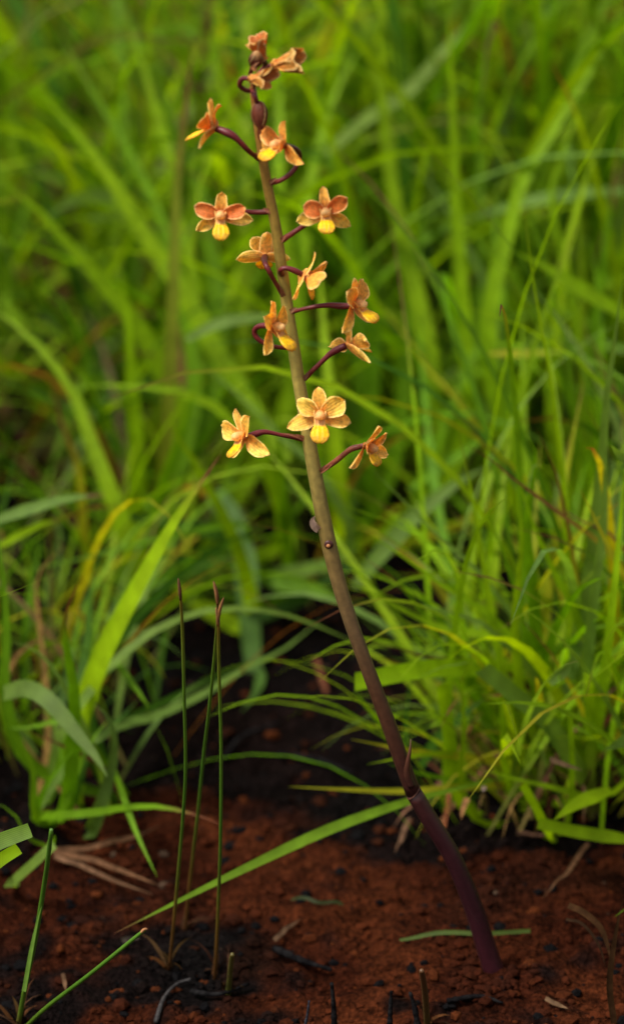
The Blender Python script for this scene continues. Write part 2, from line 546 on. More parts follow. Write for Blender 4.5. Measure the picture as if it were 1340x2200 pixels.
# ---- dense tussock beside the stem base
c_right = G(1180, 1700)
t_right = tag(empty('grass_tussock', c_right), 'dense fresh green tussock of narrow leaves rooted beside the purple stem base', 'grass tussock', 'grass tussocks around the orchid')
RIGHT = [
    ([(1060, 1440), (1000, 1436), (930, 1436), (850, 1448), (762, 1466)], .12, .06, 42, 'b', dict(cut=True, roll=-.1, rag=.002)),
    ([(1010, 1628), (930, 1620), (840, 1605), (753, 1588)], .10, .06, 17, 'y', dict(roll=0)),
    ([(990, 1622), (940, 1619), (880, 1625), (788, 1642)], .10, .05, 16, 'b', dict(roll=0)),
    ([(985, 1692), (870, 1700), (760, 1697), (620, 1690)], .09, .06, 17, 'y', dict(roll=0)),
    ([(1000, 1690), (920, 1710), (830, 1737), (700, 1785), (560, 1850), (400, 1928), (245, 2006)], .08, -.04, 32, (.14, .25, .01), dict(roll=.1, t0=1, n=26, tip=.06, grow=True)),
    ([(980, 1700), (966, 1600), (952, 1500), (948, 1470)], .10, .09, 32, 'b', dict(cut=True, roll=.2)),
    ([(990, 1685), (996, 1570), (992, 1470), (1008, 1425), (1052, 1398)], .09, .08, 15, 'b', dict(roll=.3)),
    ([(1082, 1640), (1080, 1560), (1070, 1450), (1058, 1350)], .10, .09, 20, 'b', {}),
    ([(1230, 1640), (1180, 1560), (1110, 1500), (1035, 1438)], .10, .07, 42, 'g', dict(roll=.1, cut=True, rag=.004)),
    ([(1225, 1702), (1100, 1672), (1050, 1658), (1000, 1650)], .08, .06, 16, 'b', dict(tip=.1, roll=0)),
    ([(1168, 1772), (1150, 1735), (1122, 1685)], .06, .05, 20, 'b', dict(cut=True)),
    ([(1310, 1697), (1240, 1727), (1188, 1763)], .06, .03, 32, 'b', dict(free=1, roll=.2)),
    ([(1360, 1805), (1240, 1787), (1155, 1768)], .05, .04, 28, 'b', dict(free=1, cut=True)),
    ([(1225, 1720), (1228, 1640), (1224, 1538)], .07, .06, 13, 'b', dict(cut=True)),
    ([(1205, 1440), (1150, 1365), (1103, 1318)], .09, .08, 14, 'y', dict(tip=.3)),
    ([(1350, 1560), (1320, 1455), (1288, 1368)], .07, .06, 15, 'b', {}),
    ([(1370, 1570), (1340, 1590), (1295, 1612)], .05, .04, 26, 'g', dict(free=1)),
    ([(1180, 1468), (1212, 1440), (1232, 1402)], .07, .07, 22, 'g', dict(free=1)),
    ([(1070, 1400), (1040, 1230), (1012, 1060), (985, 930)], .12, .12, 18, 'b', dict(tip=.08)),
    ([(1120, 1330), (1090, 1220), (1062, 1140), (1035, 1060)], .12, .12, 17, 'm', {}),
    ([(1105, 1360), (1112, 1250), (1120, 1150), (1110, 1060)], .11, .11, 25, 'b', {}),
    ([(1240, 1330), (1200, 1250), (1150, 1140), (1112, 1030)], .12, .11, 20, 'b', {}),
    ([(1360, 1290), (1310, 1185), (1275, 1110), (1243, 1048)], .10, .10, 24, 'y', {}),
    ([(1330, 1210), (1230, 1125), (1110, 1035), (1050, 985), (1000, 955)], .12, .10, 17, 'y', dict(tip=.45, roll=.1)),
    ([(1230, 1200), (1210, 1090), (1188, 1000), (1150, 920)], .13, .12, 13, 'y', dict(tip=.5)),
    ([(1330, 1170), (1250, 1120), (1190, 1085), (1160, 1048)], .12, .12, 13, 'r', dict(tip=.4)),
    ([(1220, 1200), (1205, 1000), (1180, 800), (1150, 640), (1125, 455)], .14, .13, 14, 'b', dict(roll=.1, tip=.05)),
    ([(1060, 1330), (960, 1265), (870, 1200), (788, 1145)], .12, .10, 17, 'b', dict(roll=.1)),
    ([(1080, 1375), (950, 1350), (830, 1292), (735, 1240)], .13, .12, 24, 'b', dict(roll=.1)),
    ([(1060, 1360), (1010, 1330), (955, 1313), (862, 1290)], .11, .10, 18, 'g', dict(roll=0)),
    ([(1045, 1250), (950, 1160), (870, 1080), (795, 1005)], .13, .12, 13, 'g', dict(roll=.1)),
    ([(760, 1260), (830, 1175), (900, 1100), (985, 1035), (1050, 1000)], .24, .26, 36, 'g', dict(free=1, roll=.1)),
    ([(1010, 1420), (930, 1415), (860, 1395), (790, 1380)], .12, .10, 13, 'o', dict(straw=1, tip=.3)),
    ([(975, 1360), (950, 1310)], .11, .11, 12, 'g', dict(free=1, cut=True)),
    ([(1000, 1440), (980, 1390), (930, 1310), (880, 1250)], .13, .13, 30, 'm', {}),
    ([(880, 1690), (870, 1600), (875, 1500), (890, 1420)], .12, .15, 20, 'd', {}),
    ([(900, 1650), (940, 1590), (990, 1540), (1040, 1500)], .12, .12, 26, 'd', dict(free=1)),
    ([(860, 1590), (810, 1545), (760, 1485)], .12, .10, 12, 'm', dict(free=1)),
    ([(1000, 1680), (940, 1670), (880, 1655), (830, 1640)], .10, .08, 14, 'm', {}),
    ([(1290, 1000), (1300, 860), (1318, 740), (1335, 600)], .12, .12, 30, 'g', dict(roll=.2)),
    ([(1280, 1240), (1296, 1120), (1300, 950), (1312, 800)], .10, .11, 26, 'g', {}),
    ([(1370, 1010), (1330, 980), (1310, 955)], .06, .05, 22, 'g', dict(free=1)),
    ([(1315, 1300), (1325, 1200), (1335, 1080), (1345, 980)], .08, .08, 24, 'b', {}),
    ([(1140, 1250), (1130, 1130), (1150, 980), (1130, 930)], .13, .12, 34, 'm', dict(roll=.4)),
]
listed(t_right, c_right, RIGHT, 12)
def keep_right(rt, a, le, ln):
    if math.sin(a) < -.5 and le > .75 and rt.y < .11: return False
    return rt.x > 0.050 + 0.35 * max(0, .10 - rt.y) and rt.y > .085
scatter(t_right, c_right + Vector((.02, .02, 0)), 120, 22, .035, (.05, .75), (.10, .26), (.0022, .0050), 'bbbbmmgy', keep=keep_right)
scatter(t_right, c_right + Vector((.015, -.01, 0)), 60, 28, .028, (.1, .85), (.09, .22), (.0024, .0052), 'bbbbbmg', keep=keep_right)
scatter(t_right, c_right + Vector((.005, .02, 0)), 65, 33, .028, (.25, .95), (.07, .15), (.0016, .0036), 'bbbbmmgy', az=(-2.3, -.5), droop=.6, keep=keep_right)
scatter(t_right, c_right + Vector((.045, .06, 0)), 70, 23, .04, (.0, .4), (.16, .34), (.0022, .005), 'bbmmdg', keep=keep_right)
scatter(t_right, c_right + Vector((-.005, -.01, 0)), 55, 24, .026, (.3, 1.1), (.03, .09), (.0012, .003), 'toor', name='dead_blade', mat=M_STRAW, keep=keep_right)

# ---- tussocks behind the flower spike
t_bl = tag(empty('grass_tussock', W(300, 1300, .42) * 1), 'tall grass tussock with long leaves sweeping slantwise over dark hollows behind the orchid', 'grass tussock', 'tall grass tussocks behind the orchid')
c_bl = G(330, 1250); t_bl.location = c_bl
BL = [
    ([(620, 990), (560, 900), (480, 780), (400, 640), (300, 490), (200, 330), (80, 190)], 0.36, 0.44, 42, 'b', dict(free=1, roll=.1)),
    ([(330, 760), (230, 620), (150, 530), (80, 450), (-20, 370)], 0.39, 0.39, 46, 'b', dict(roll=.1)),
    ([(380, 420), (340, 260), (300, 120), (260, 20)], 0.44, 0.49, 36, 'b', {}),
    ([(440, 480), (380, 300), (310, 110), (240, -30)], 0.44, 0.52, 40, 'm', {}),
    ([(600, 480), (540, 330), (480, 200), (425, 40)], 0.44, 0.49, 36, 'b', {}),
    ([(372, 640), (378, 440), (398, 230), (420, 60)], 0.34, 0.36, 30, (.17, .20, .015), dict(tip=.25)),
    ([(370, 560), (300, 370), (200, 200), (120, 60)], 0.42, 0.49, 30, 'm', {}),
    ([(520, 1210), (480, 1110), (445, 1045), (410, 980), (375, 930), (358, 870)], 0.26, 0.24, 38, 'b', dict(roll=.1)),
    ([(690, 1020), (600, 935), (520, 855), (430, 780)], 0.28, 0.3, 28, 'g', dict(roll=.1)),
    ([(400, 730), (470, 695), (560, 682), (640, 690)], 0.3, 0.3, 24, 'g', dict(free=1, roll=.1)),
    ([(450, 1140), (400, 1135), (280, 1110), (195, 1085)], 0.3, 0.3, 52, 'd', dict(roll=.1)),
    ([(330, 1160), (200, 1195), (90, 1218), (0, 1236)], 0.24, 0.22, 17, 'm', dict(roll=.1)),
    ([(-30, 1125), (60, 1095), (140, 1072), (228, 1062)], 0.18, 0.18, 24, 'g', dict(free=1, tip=.2, roll=.1)),
    ([(-20, 1185), (60, 1140), (140, 1108)], 0.2, 0.22, 16, 'b', dict(free=1, tip=.2)),
    ([(460, 1060), (500, 1120), (525, 1200), (534, 1300), (545, 1430), (560, 1540), (548, 1640), (520, 1710)], 0.32, 0.22, 48, (0.070, 0.150, 0.025), dict(free=1, roll=.1, t0=.8, n=22)),
    ([(620, 1240), (608, 1120), (605, 1000), (590, 860)], 0.32, 0.28, 30, 'm', {}),
    ([(570, 1000), (520, 930), (440, 860), (300, 830), (160, 830)], 0.3, 0.3, 34, 'b', dict(roll=.1)),
    ([(260, 1120), (200, 960), (150, 830), (60, 720), (-20, 660)], 0.28, 0.34, 40, 'b', {}),
    ([(320, 1180), (350, 1040), (400, 900), (430, 800)], 0.3, 0.28, 36, 'm', {}),
    ([(180, 1150), (170, 1010), (130, 900), (110, 800)], 0.3, 0.3, 24, 'y', dict(tip=.3)),
    ([(100, 430), (60, 330), (20, 200), (-10, 120)], 0.54, 0.59, 36, 'd', {}),
    ([(330, 430), (240, 420), (160, 430), (100, 470)], 0.49, 0.44, 34, 'g', dict(free=1)),
    ([(360, 500), (260, 470), (170, 470)], 0.49, 0.44, 28, 'g', dict(free=1)),
    ([(280, 760), (270, 650), (255, 560)], 0.34, 0.34, 36, 'b', {}),
    ([(560, 1330), (640, 1290), (700, 1250), (800, 1190)], 0.32, 0.32, 30, 'd', dict(free=1)),
    ([(530, 1230), (600, 1250), (690, 1270), (740, 1300)], 0.3, 0.28, 36, 'm', dict(free=1)),
]
listed(t_bl, c_bl, BL, 13)
scatter(t_bl, c_bl + Vector((-.02, .12, 0)), 90, 25, .08, (.05, .9), (.18, .42), (.004, .0095), 'bbbmmmdgg', az=(-2.2, 2.2), keep=lambda rt, a, le, ln: rt.y > c_bl.y + .09)
scatter(t_bl, Vector((-.10, .27, 0)), 70, 34, .05, (.2, 1.0), (.10, .24), (.0012, .0034), 'bbbmmmdgy', droop=1.0, keep=lambda rt, a, le, ln: rt.y > .21 and rt.x < -.075)
scatter(t_bl, c_bl + Vector((-.01, .05, 0)), 95, 29, .075, (.25, 1.0), (.12, .30), (.0018, .0050), 'bbmmmddgo', droop=1.1, keep=lambda rt, a, le, ln: rt.y > c_bl.y - .03)

c_bm = G(800, 1180)
t_bm = tag(empty('grass_tussock', c_bm), 'tall grass tussock of upright bright leaves directly behind the orchid flower spike', 'grass tussock', 'tall grass tussocks behind the orchid')
BM_ = [
    ([(715, 900), (700, 760), (690, 640), (680, 520)], 0.31, 0.35, 40, 'b', {}),
    ([(920, 780), (890, 620), (850, 450), (822, 250), (815, -20)], 0.4, 0.45, 42, 'b', dict(roll=.1)),
    ([(1000, 850), (990, 620), (978, 450), (970, 200), (960, -20)], 0.37, 0.4, 34, 'b', dict(roll=.1)),
    ([(1030, 620), (1028, 450), (1030, 320), (1020, 150)], 0.45, 0.5, 26, 'm', {}),
    ([(700, 330), (780, 260), (870, 200), (960, 100), (1050, 5)], 0.45, 0.5, 28, (0.20, 0.30, 0.05), dict(free=1, roll=.1)),
    ([(960, 450), (900, 380), (840, 310)], 0.43, 0.45, 24, 'g', {}),
    ([(1340, 410), (1250, 415), (1150, 430), (1040, 460), (980, 480)], 0.4, 0.4, 28, 'g', dict(free=1, roll=.1)),
    ([(990, 330), (1060, 210), (1140, 120), (1240, 65)], 0.55, 0.6, 28, 'm', {}),
    ([(600, 420), (602, 280), (598, 150), (588, -20)], 0.45, 0.5, 38, 'b', {}),
    ([(660, 460), (690, 300), (730, 180), (800, 60)], 0.45, 0.5, 36, 'b', {}),
    ([(760, 620), (740, 450), (690, 250), (670, 80)], 0.45, 0.5, 34, 'm', {}),
    ([(790, 900), (800, 700), (770, 500), (780, 350)], 0.41, 0.45, 36, 'm', {}),
    ([(860, 900), (870, 700), (900, 520), (920, 380)], 0.41, 0.45, 30, 'm', {}),
    ([(940, 950), (1000, 800), (1060, 680), (1120, 560)], 0.35, 0.37, 26, 'm', {}),
    ([(660, 600), (700, 400), (720, 200), (700, 0)], 0.55, 0.6, 30, 'b', {}),
    ([(850, 350), (880, 220), (900, 100), (890, -20)], 0.55, 0.6, 34, 'm', {}),
    ([(1000, 880), (940, 820), (870, 720), (800, 640)], 0.33, 0.35, 20, 'y', {}),
    ([(880, 1050), (950, 1000), (1010, 960), (1080, 900)], 0.31, 0.31, 20, 'm', dict(free=1)),
]
listed(t_bm, c_bm, BM_, 14)
scatter(t_bm, c_bm + Vector((0, .14, 0)), 110, 26, .08, (.0, .45), (.22, .5), (.003, .008), 'bbbbbmmmg', keep=lambda rt, a, le, ln: rt.y > c_bm.y + .10)
scatter(t_bm, c_bm + Vector((0, .05, 0)), 70, 30, .07, (.2, .9), (.12, .3), (.0018, .005), 'bbmmmddg', droop=1.1, keep=lambda rt, a, le, ln: rt.y > c_bm.y - .02)

c_br = G(1240, 1250)
t_br = tag(empty('grass_tussock', c_br), 'tall grass tussock with a long leaf leaning away from the flowers behind the dense tussock', 'grass tussock', 'tall grass tussocks behind the orchid')
BR = [
    ([(1110, 420), (1160, 320), (1230, 210), (1290, 110), (1340, 0)], 0.37, 0.41, 40, 'b', dict(roll=.1)),
    ([(1200, 640), (1225, 500), (1260, 380), (1310, 250)], 0.35, 0.37, 30, 'b', {}),
    ([(1360, 690), (1260, 630), (1180, 580), (1105, 540)], 0.3, 0.28, 32, 'b', dict(free=1, roll=.1)),
    ([(1210, 560), (1180, 420), (1220, 300), (1240, 200)], 0.39, 0.41, 24, 'b', {}),
    ([(1300, 520), (1320, 360), (1345, 260)], 0.35, 0.35, 24, 'm', dict(tip=.2)),
    ([(1180, 750), (1130, 640), (1080, 560), (1040, 520)], 0.32, 0.32, 26, 'm', {}),
    ([(1100, 900), (1130, 780), (1190, 650), (1240, 540)], 0.32, 0.29, 26, 'b', {}),
    ([(1290, 800), (1290, 650), (1260, 500)], 0.29, 0.31, 28, 'm', {}),
    ([(1090, 800), (1080, 640), (1060, 500), (1080, 380)], 0.35, 0.39, 26, 'm', {}),
    ([(1050, 760), (1130, 760), (1210, 755)], 0.29, 0.29, 16, 'y', dict(free=1)),
]
listed(t_br, c_br, BR, 15)
scatter(t_br, c_br + Vector((0.01, .12, 0)), 100, 27, .07, (.0, .6), (.2, .45), (.0035, .008), 'bbbbmmmdg', keep=lambda rt, a, le, ln: rt.y > c_br.y + .07)

# ---- the rest of the sward: a mass nobody could count
def make_sward():
    rng = random.Random(77)
    mb = MB()
    for k in range(6400):
        y = rng.uniform(.58, 1.2) if rng.random() < .65 else rng.uniform(.9, 2.6)
        x = rng.uniform(-.30 - .28 * y, .30 + .28 * y)
        nn = noise.noise(Vector((x * 7, y * 7, 3)))
        if nn < -.2 and y < 1.3: continue
        if -.40 < x < -.115 and .5 < y < 1.4 and rng.random() < .80: continue
        if y < .5 and -.12 < x < .05 and rng.random() < .75: continue
        az = rng.uniform(-3.14, 3.14)
        col = pick_col(rng, 'bbbbbbmmmmddgyot')
        rt = Vector((x, y, height(x, y) - .003))
        rand_blade(mb, rng, rt, az, rng.uniform(0, .55), rng.uniform(.2, .5), rng.uniform(.0020, .0070), col,
                   droop=rng.uniform(.2, 1.5), tip=rng.uniform(.1, .4) if rng.random() < .2 else 0, n=8)
    for k in range(1400):       # side ground out of the frame and low undergrowth
        y = rng.uniform(-.1, .6)
        x = rng.choice((-1, 1)) * rng.uniform(.24, .7)
        rt = Vector((x, y, height(x, y) - .003))
        rand_blade(mb, rng, rt, rng.uniform(-3.14, 3.14), rng.uniform(0, .7), rng.uniform(.1, .3), rng.uniform(.002, .006), pick_col(rng), droop=rng.uniform(.2, 1), n=6)
    for k in range(500):
        y = rng.uniform(.5, 1.0); x = rng.uniform(-.4, .4)
        rt = Vector((x, y, height(x, y)))
        rand_blade(mb, rng, rt, rng.uniform(-3.14, 3.14), rng.uniform(.6, 1.2), rng.uniform(.08, .25), rng.uniform(.002, .005), pick_col(rng, 'otrd'), droop=.5, n=6)
    o = mb.build('grass', M_BLADE)
    tag(o, 'mass of tall green grass filling the meadow behind the tussocks', 'grass', kind='stuff')
make_sward()

# ------------------------------------------------------------------ orchid
BASE = G(1062, 2088)
orchid = tag(empty('orchid', BASE), 'leafless orchid with a tall leaning stem of small orange and yellow flowers', 'orchid')
SY0 = BASE.y
def stem_y(py):                      # the stem leans slightly away from upright
    return SY0 + (2088 - py) / 2088 * 0.0 + 0.006 * math.sin(py / 300)

STEM_PX = [(543, 188, 15), (548, 225, 18), (554, 270, 20), (562, 325, 21), (572, 385, 23), (583, 440, 24), (594, 495, 25), (603, 560, 26), (612, 620, 27), (622, 690, 28),
           (633, 760, 29), (643, 825, 30), (655, 890, 31), (666, 960, 33), (678, 1025, 34), (692, 1100, 35), (708, 1175, 35), (727, 1250, 34), (750, 1325, 33), (778, 1405, 33),
           (808, 1485, 34), (838, 1565, 35), (866, 1645, 36), (888, 1703, 37)]
LOW_PX = [(888, 1703, 38), (925, 1765, 40), (965, 1830, 41), (995, 1895, 42), (1020, 1960, 44), (1042, 2030, 46), (1060, 2085, 48), (1066, 2110, 48)]
def stem_col(py):
    return lerp_list([(180, (.22, .085, .022)), (330, (.25, .135, .025)), (500, (.25, .165, .03)), (700, (.27, .210, .045)), (950, (.21, .160, .038)), (1150, (.15, .095, .028)),
                      (1300, (.105, .062, .026)), (1450, (.066, .028, .013)), (1580, (.046, .016, .009)), (1700, (.034, .0095, .0080)), (1800, (.026, .0062, .0080)), (1950, (.022, .0048, .0072)), (2110, (.034, .0062, .0095))], py)
def stem_tube(name, pxs, n, parent=orchid, seg=14, ridge=.02):
    pts = [W(x, y, stem_y(y)) for x, y, _ in pxs]
    P = spline(pts, n)
    ys = spline([Vector((y, wd, 0)) for _, y, wd in pxs], n)
    depth = [(p - CAMP).dot(FWD) for p in P]
    mb = MB()
    tube(mb, P, [q.y * .47 * PXM * d for q, d in zip(ys, depth)], [stem_col(q.x) for q in ys], seg=seg, ridge=ridge)
    return mb.build(name, M_STEM, parent)
stem_tube('stem', STEM_PX, 70)
low = stem_tube('sheath', LOW_PX, 26, ridge=0)

def S3(px, py, dy=0.0):
    return W(px, py, stem_y(py) - dy)

def small_tube(name, pts, radii, cols, parent, n=14, seg=8, mat=None):
    P = spline(pts, n)
    mb = MB()
    rr = [lerp_list([(i / (len(radii) - 1), r) for i, r in enumerate(radii)], k / n) for k in range(n + 1)]
    cc = [lerp_list([(i / (len(cols) - 1), c) for i, c in enumerate(cols)], k / n) for k in range(n + 1)]
    tube(mb, P, rr, cc, seg=seg)
    return mb.build(name, mat or M_STEM, parent)

# sheath rim (pale torn edge), upper sheath with its free pointed tip, seam of the basal sheath
def ring(name, px, py, wpx, thick, col, tilt=0.0):
    c = S3(px, py)
    tan = (S3(px + 25, py + 42) - S3(px - 25, py - 42)).normalized()
    a = tan.cross(Vector((0, -1, 0))).normalized(); b = tan.cross(a).normalized()
    r = wpx * .5 * S
    pts = [c + (a * math.cos(t) + b * math.sin(t)) * r + tan * (tilt * math.cos(t) * r) for t in [2 * math.pi * k / 20 for k in range(21)]]
    mb = MB(); tube(mb, pts, [thick * S] * 21, [col] * 21, seg=6, cap=False)
    return mb.build(name, M_STEM, orchid)
ring('sheath_rim', 888, 1702, 37, 1.2, (.075, .028, .017), .35)
small_tube('sheath_tip', [S3(884, 1690, .0028), S3(874, 1660, .0032), S3(876, 1635, .0034), S3(880, 1612, .003), S3(882, 1588, .002)], [9 * S, 8 * S, 6 * S, 3.5 * S, .6 * S], [(.030, .010, .008), (.040, .013, .008), (.05, .017, .009), (.06, .02, .01), (.10, .05, .03)], orchid)
small_tube('sheath_seam', [S3(996, 1905, .0030), S3(1006, 1950, .0034), S3(1022, 1975, .0038), S3(1038, 1998, .0034), S3(1048, 2030, .003)], [.4 * S, 1.3 * S, 1.5 * S, 1.2 * S, .4 * S], [(.034, .010, .012)] * 2, orchid)
small_tube('sheath_tip', [S3(992, 1925, .001), S3(988, 1900, .001), S3(990, 1880, .0005)], [7 * S, 5 * S, .8 * S], [(.022, .006, .008), (.045, .014, .013)], orchid)
# small bracts and the scar of a lost flower below the lowest flower
def bract(pts, wpx, col, name='bract'):
    mb = MB(); blade(mb, pts, wpx * S, col, n=8, roll=0, nrm=Vector((0, -1, .3)), fold=.6, taper0=.9)
    return mb.build(name, M_PETAL, orchid)
bract([S3(684, 1138, .002), S3(675, 1130, .0025), S3(671, 1118, .002), S3(677, 1108, .002)], 16, (.30, .20, .14))
def blob(mb, c, ax, seg=12, rings=8, col=(.1, .1, .1), col2=None, point=0.0):
    """ellipsoid with axes ax (three vectors), optionally pointed along ax[2]"""
    i0 = len(mb.v)
    for i in range(rings + 1):
        t = math.pi * i / rings
        for k in range(seg):
            a = 2 * math.pi * k / seg
            r = math.sin(t) * (1 - point * .5 * (1 + math.cos(t)) * .5)
            mb.v.append(c + ax[0] * (r * math.cos(a)) + ax[1] * (r * math.sin(a)) + ax[2] * math.cos(t) * (1 + point * max(0, math.cos(t)) ** 3))
            mb.c.append(mixc(col, col2 or col, sstep(0, .45, i / rings))); mb.uv.append((k / seg * 2, i / rings))
    for i in range(rings):
        for k in range(seg):
            k2 = (k + 1) % seg
            mb.f.append((i0 + i * seg + k, i0 + (i + 1) * seg + k, i0 + (i + 1) * seg + k2, i0 + i * seg + k2))
X3, Z3, T3 = Vector((1, 0, 0)), Vector((0, 0, 1)), Vector((0, -1, 0))
mb = MB(); blob(mb, S3(706, 1170, .0028), (X3 * 10 * S, Z3 * 10 * S, T3 * 4 * S), col=(.05, .015, .012))
scar = mb.build('flower_scar', M_STEM, orchid)
mb = MB(); blob(mb, S3(705, 1173, .0035), (X3 * 4.5 * S, Z3 * 4.5 * S, T3 * 3 * S), col=(.35, .14, .05))
mb.build('scar_centre', M_STEM, scar)

# ---- flowers
YEL, ORG, RED, LIPY, PEACH = (.88, .64, .110), (.82, .46, .085), (.64, .16, .030), (.94, .66, .006), (.84, .54, .24)
PALE = (.90, .72, .28)

def tepal(mb, rot, org, ang, L, Wd, col, base_col, lift=(0.0, 0.0), cup=0.25, shape=(1.0, .75), thick=1.3, nu=8, nv=9, rng=None, twist=0.0, b0=.32):
    """petal in the flower frame: x right, y up, z out of the face; sizes in photo pixels"""
    sa, ca = math.sin(ang), math.cos(ang)
    d = Vector((sa, ca, 0)); q = Vector((ca, -sa, 0))
    wob = rng.uniform(0, 6.28) if rng else 0
    rows = []
    for side in (1, -1):
        for j in range(nv + 1):
            v = j / nv
            hw = Wd * .5 * max(b0 * (1 - v) ** 1.5, math.sin(math.pi * min(1, v ** shape[0])) ** shape[1] if v < 1 else 0)
            hw *= 1 + .05 * math.sin(wob * 3 + 11 * v)
            tw = twist * v
            for i in range(nu + 1):
                u = -1 + 2 * i / nu
                edge = abs(u)
                x = u * hw
                z = L * (lift[0] * v + lift[1] * v * v) + cup * hw * u * u + 2.4 * math.sin(wob + 5 * v + 3 * u) * v
                xx = x * math.cos(tw); zz = z + x * math.sin(tw)
                z2 = zz + side * .5 * thick * (1 - edge ** 4) * (1 - v ** 6) * min(1, .3 + 3 * v)
                p = d * (L * v) + q * xx + Vector((0, 0, z2))
                mb.v.append(org + rot @ (p * S))
                rim = max(sstep(.78, 1, edge), sstep(.9, 1, v))
                c = mixc(base_col, col, sstep(.02, .62, v + .12 * math.cos(u * 9)))
                c = mixc(c, PALE, .7 * rim)
                mb.c.append(c); mb.uv.append((u, v))
    n1 = (nu + 1) * (nv + 1)
    b = len(mb.v) - 2 * n1
    for j in range(nv):
        for i in range(nu):
            a = b + j * (nu + 1) + i
            mb.f.append((a, a + 1, a + nu + 2, a + nu + 1))
            a += n1
            mb.f.append((a, a + nu + 1, a + nu + 2, a + 1))
    edge_loop = [i for i in range(nu + 1)] + [j * (nu + 1) + nu for j in range(1, nv + 1)] + [nv * (nu + 1) + i for i in range(nu - 1, -1, -1)] + [j * (nu + 1) for j in range(nv - 1, 0, -1)]
    for k in range(len(edge_loop)):
        e0, e1 = edge_loop[k], edge_loop[(k + 1) % len(edge_loop)]
        mb.f.append((b + e0, b + n1 + e0, b + n1 + e1, b + e1))

def lip(mb, rot, org, k=1.0, col=LIPY, open_=1.0):
    path = [(0, -2, 0), (.2, -8, 8), (.4, -14, 15), (.5, -19, 20), (.65, -28, 29), (.8, -38, 38), (.92, -47, 44), (1, -53, 46)]
    py = [(t, a) for t, a, b in path]; pz = [(t, b) for t, a, b in path]
    hwl = [(0, 9), (.15, 13), (.32, 14), (.48, 11.5), (.56, 14), (.66, 18.5), (.78, 20.5), (.89, 17.5), (.96, 11), (1, 4)]
    nu, nv = 8, 14
    b = len(mb.v)
    for side in (1, -1):
        for j in range(nv + 1):
            v = j / nv
            hw = lerp_list(hwl, v)
            y, z = lerp_list(py, v) * open_, lerp_list(pz, v)
            rise = 16 * (1 - sstep(.3, .6, v)) * sstep(0, .1, v)
            for i in range(nu + 1):
                u = -1 + 2 * i / nu
                yy = y + rise * u * u * 1.1 + (2.5 * (1 - u * u) if v > .5 else 0) + side * .9
                c = mixc(mixc(PEACH, (.62, .36, .12), .4), col, sstep(.48, .58, v))
                c = mixc(c, (.80, .50, .06), sstep(.75, 1, abs(u)) * .7)
                if v > .85 and abs(u) > .2: c = mixc(c, (.55, .26, .05), .5)
                mb.v.append(org + rot @ (Vector((u * hw, yy, z + side * .5)) * S * k))
                mb.c.append(c); mb.uv.append((u * .5, v))
    n1 = (nu + 1) * (nv + 1)
    for j in range(nv):
        for i in range(nu):
            a = b + j * (nu + 1) + i
            mb.f.append((a, a + 1, a + nu + 2, a + nu + 1)); a += n1
            mb.f.append((a, a + nu + 1, a + nu + 2, a + 1))
    el = [i for i in range(nu + 1)] + [j * (nu + 1) + nu for j in range(1, nv + 1)] + [nv * (nu + 1) + i for i in range(nu - 1, -1, -1)] + [j * (nu + 1) for j in range(nv - 1, 0, -1)]
    for q in range(len(el)):
        e0, e1 = el[q], el[(q + 1) % len(el)]
        mb.f.append((b + e0, b + n1 + e0, b + n1 + e1, b + e1))

def frame(F, roll):
    z = Vector((F[0], -F[2], F[1])).normalized()          # F = (right, up, towards the camera)
    u = Vector((0, 0, 1)) - z * z.z
    if u.length < .1: u = Vector((0, 1, 0)) - z * z.y
    u.normalize()
    x = u.cross(z).normalized()
    m = Matrix((x, u, z)).transposed()
    return m @ Matrix.Rotation(roll, 3, 'Z')

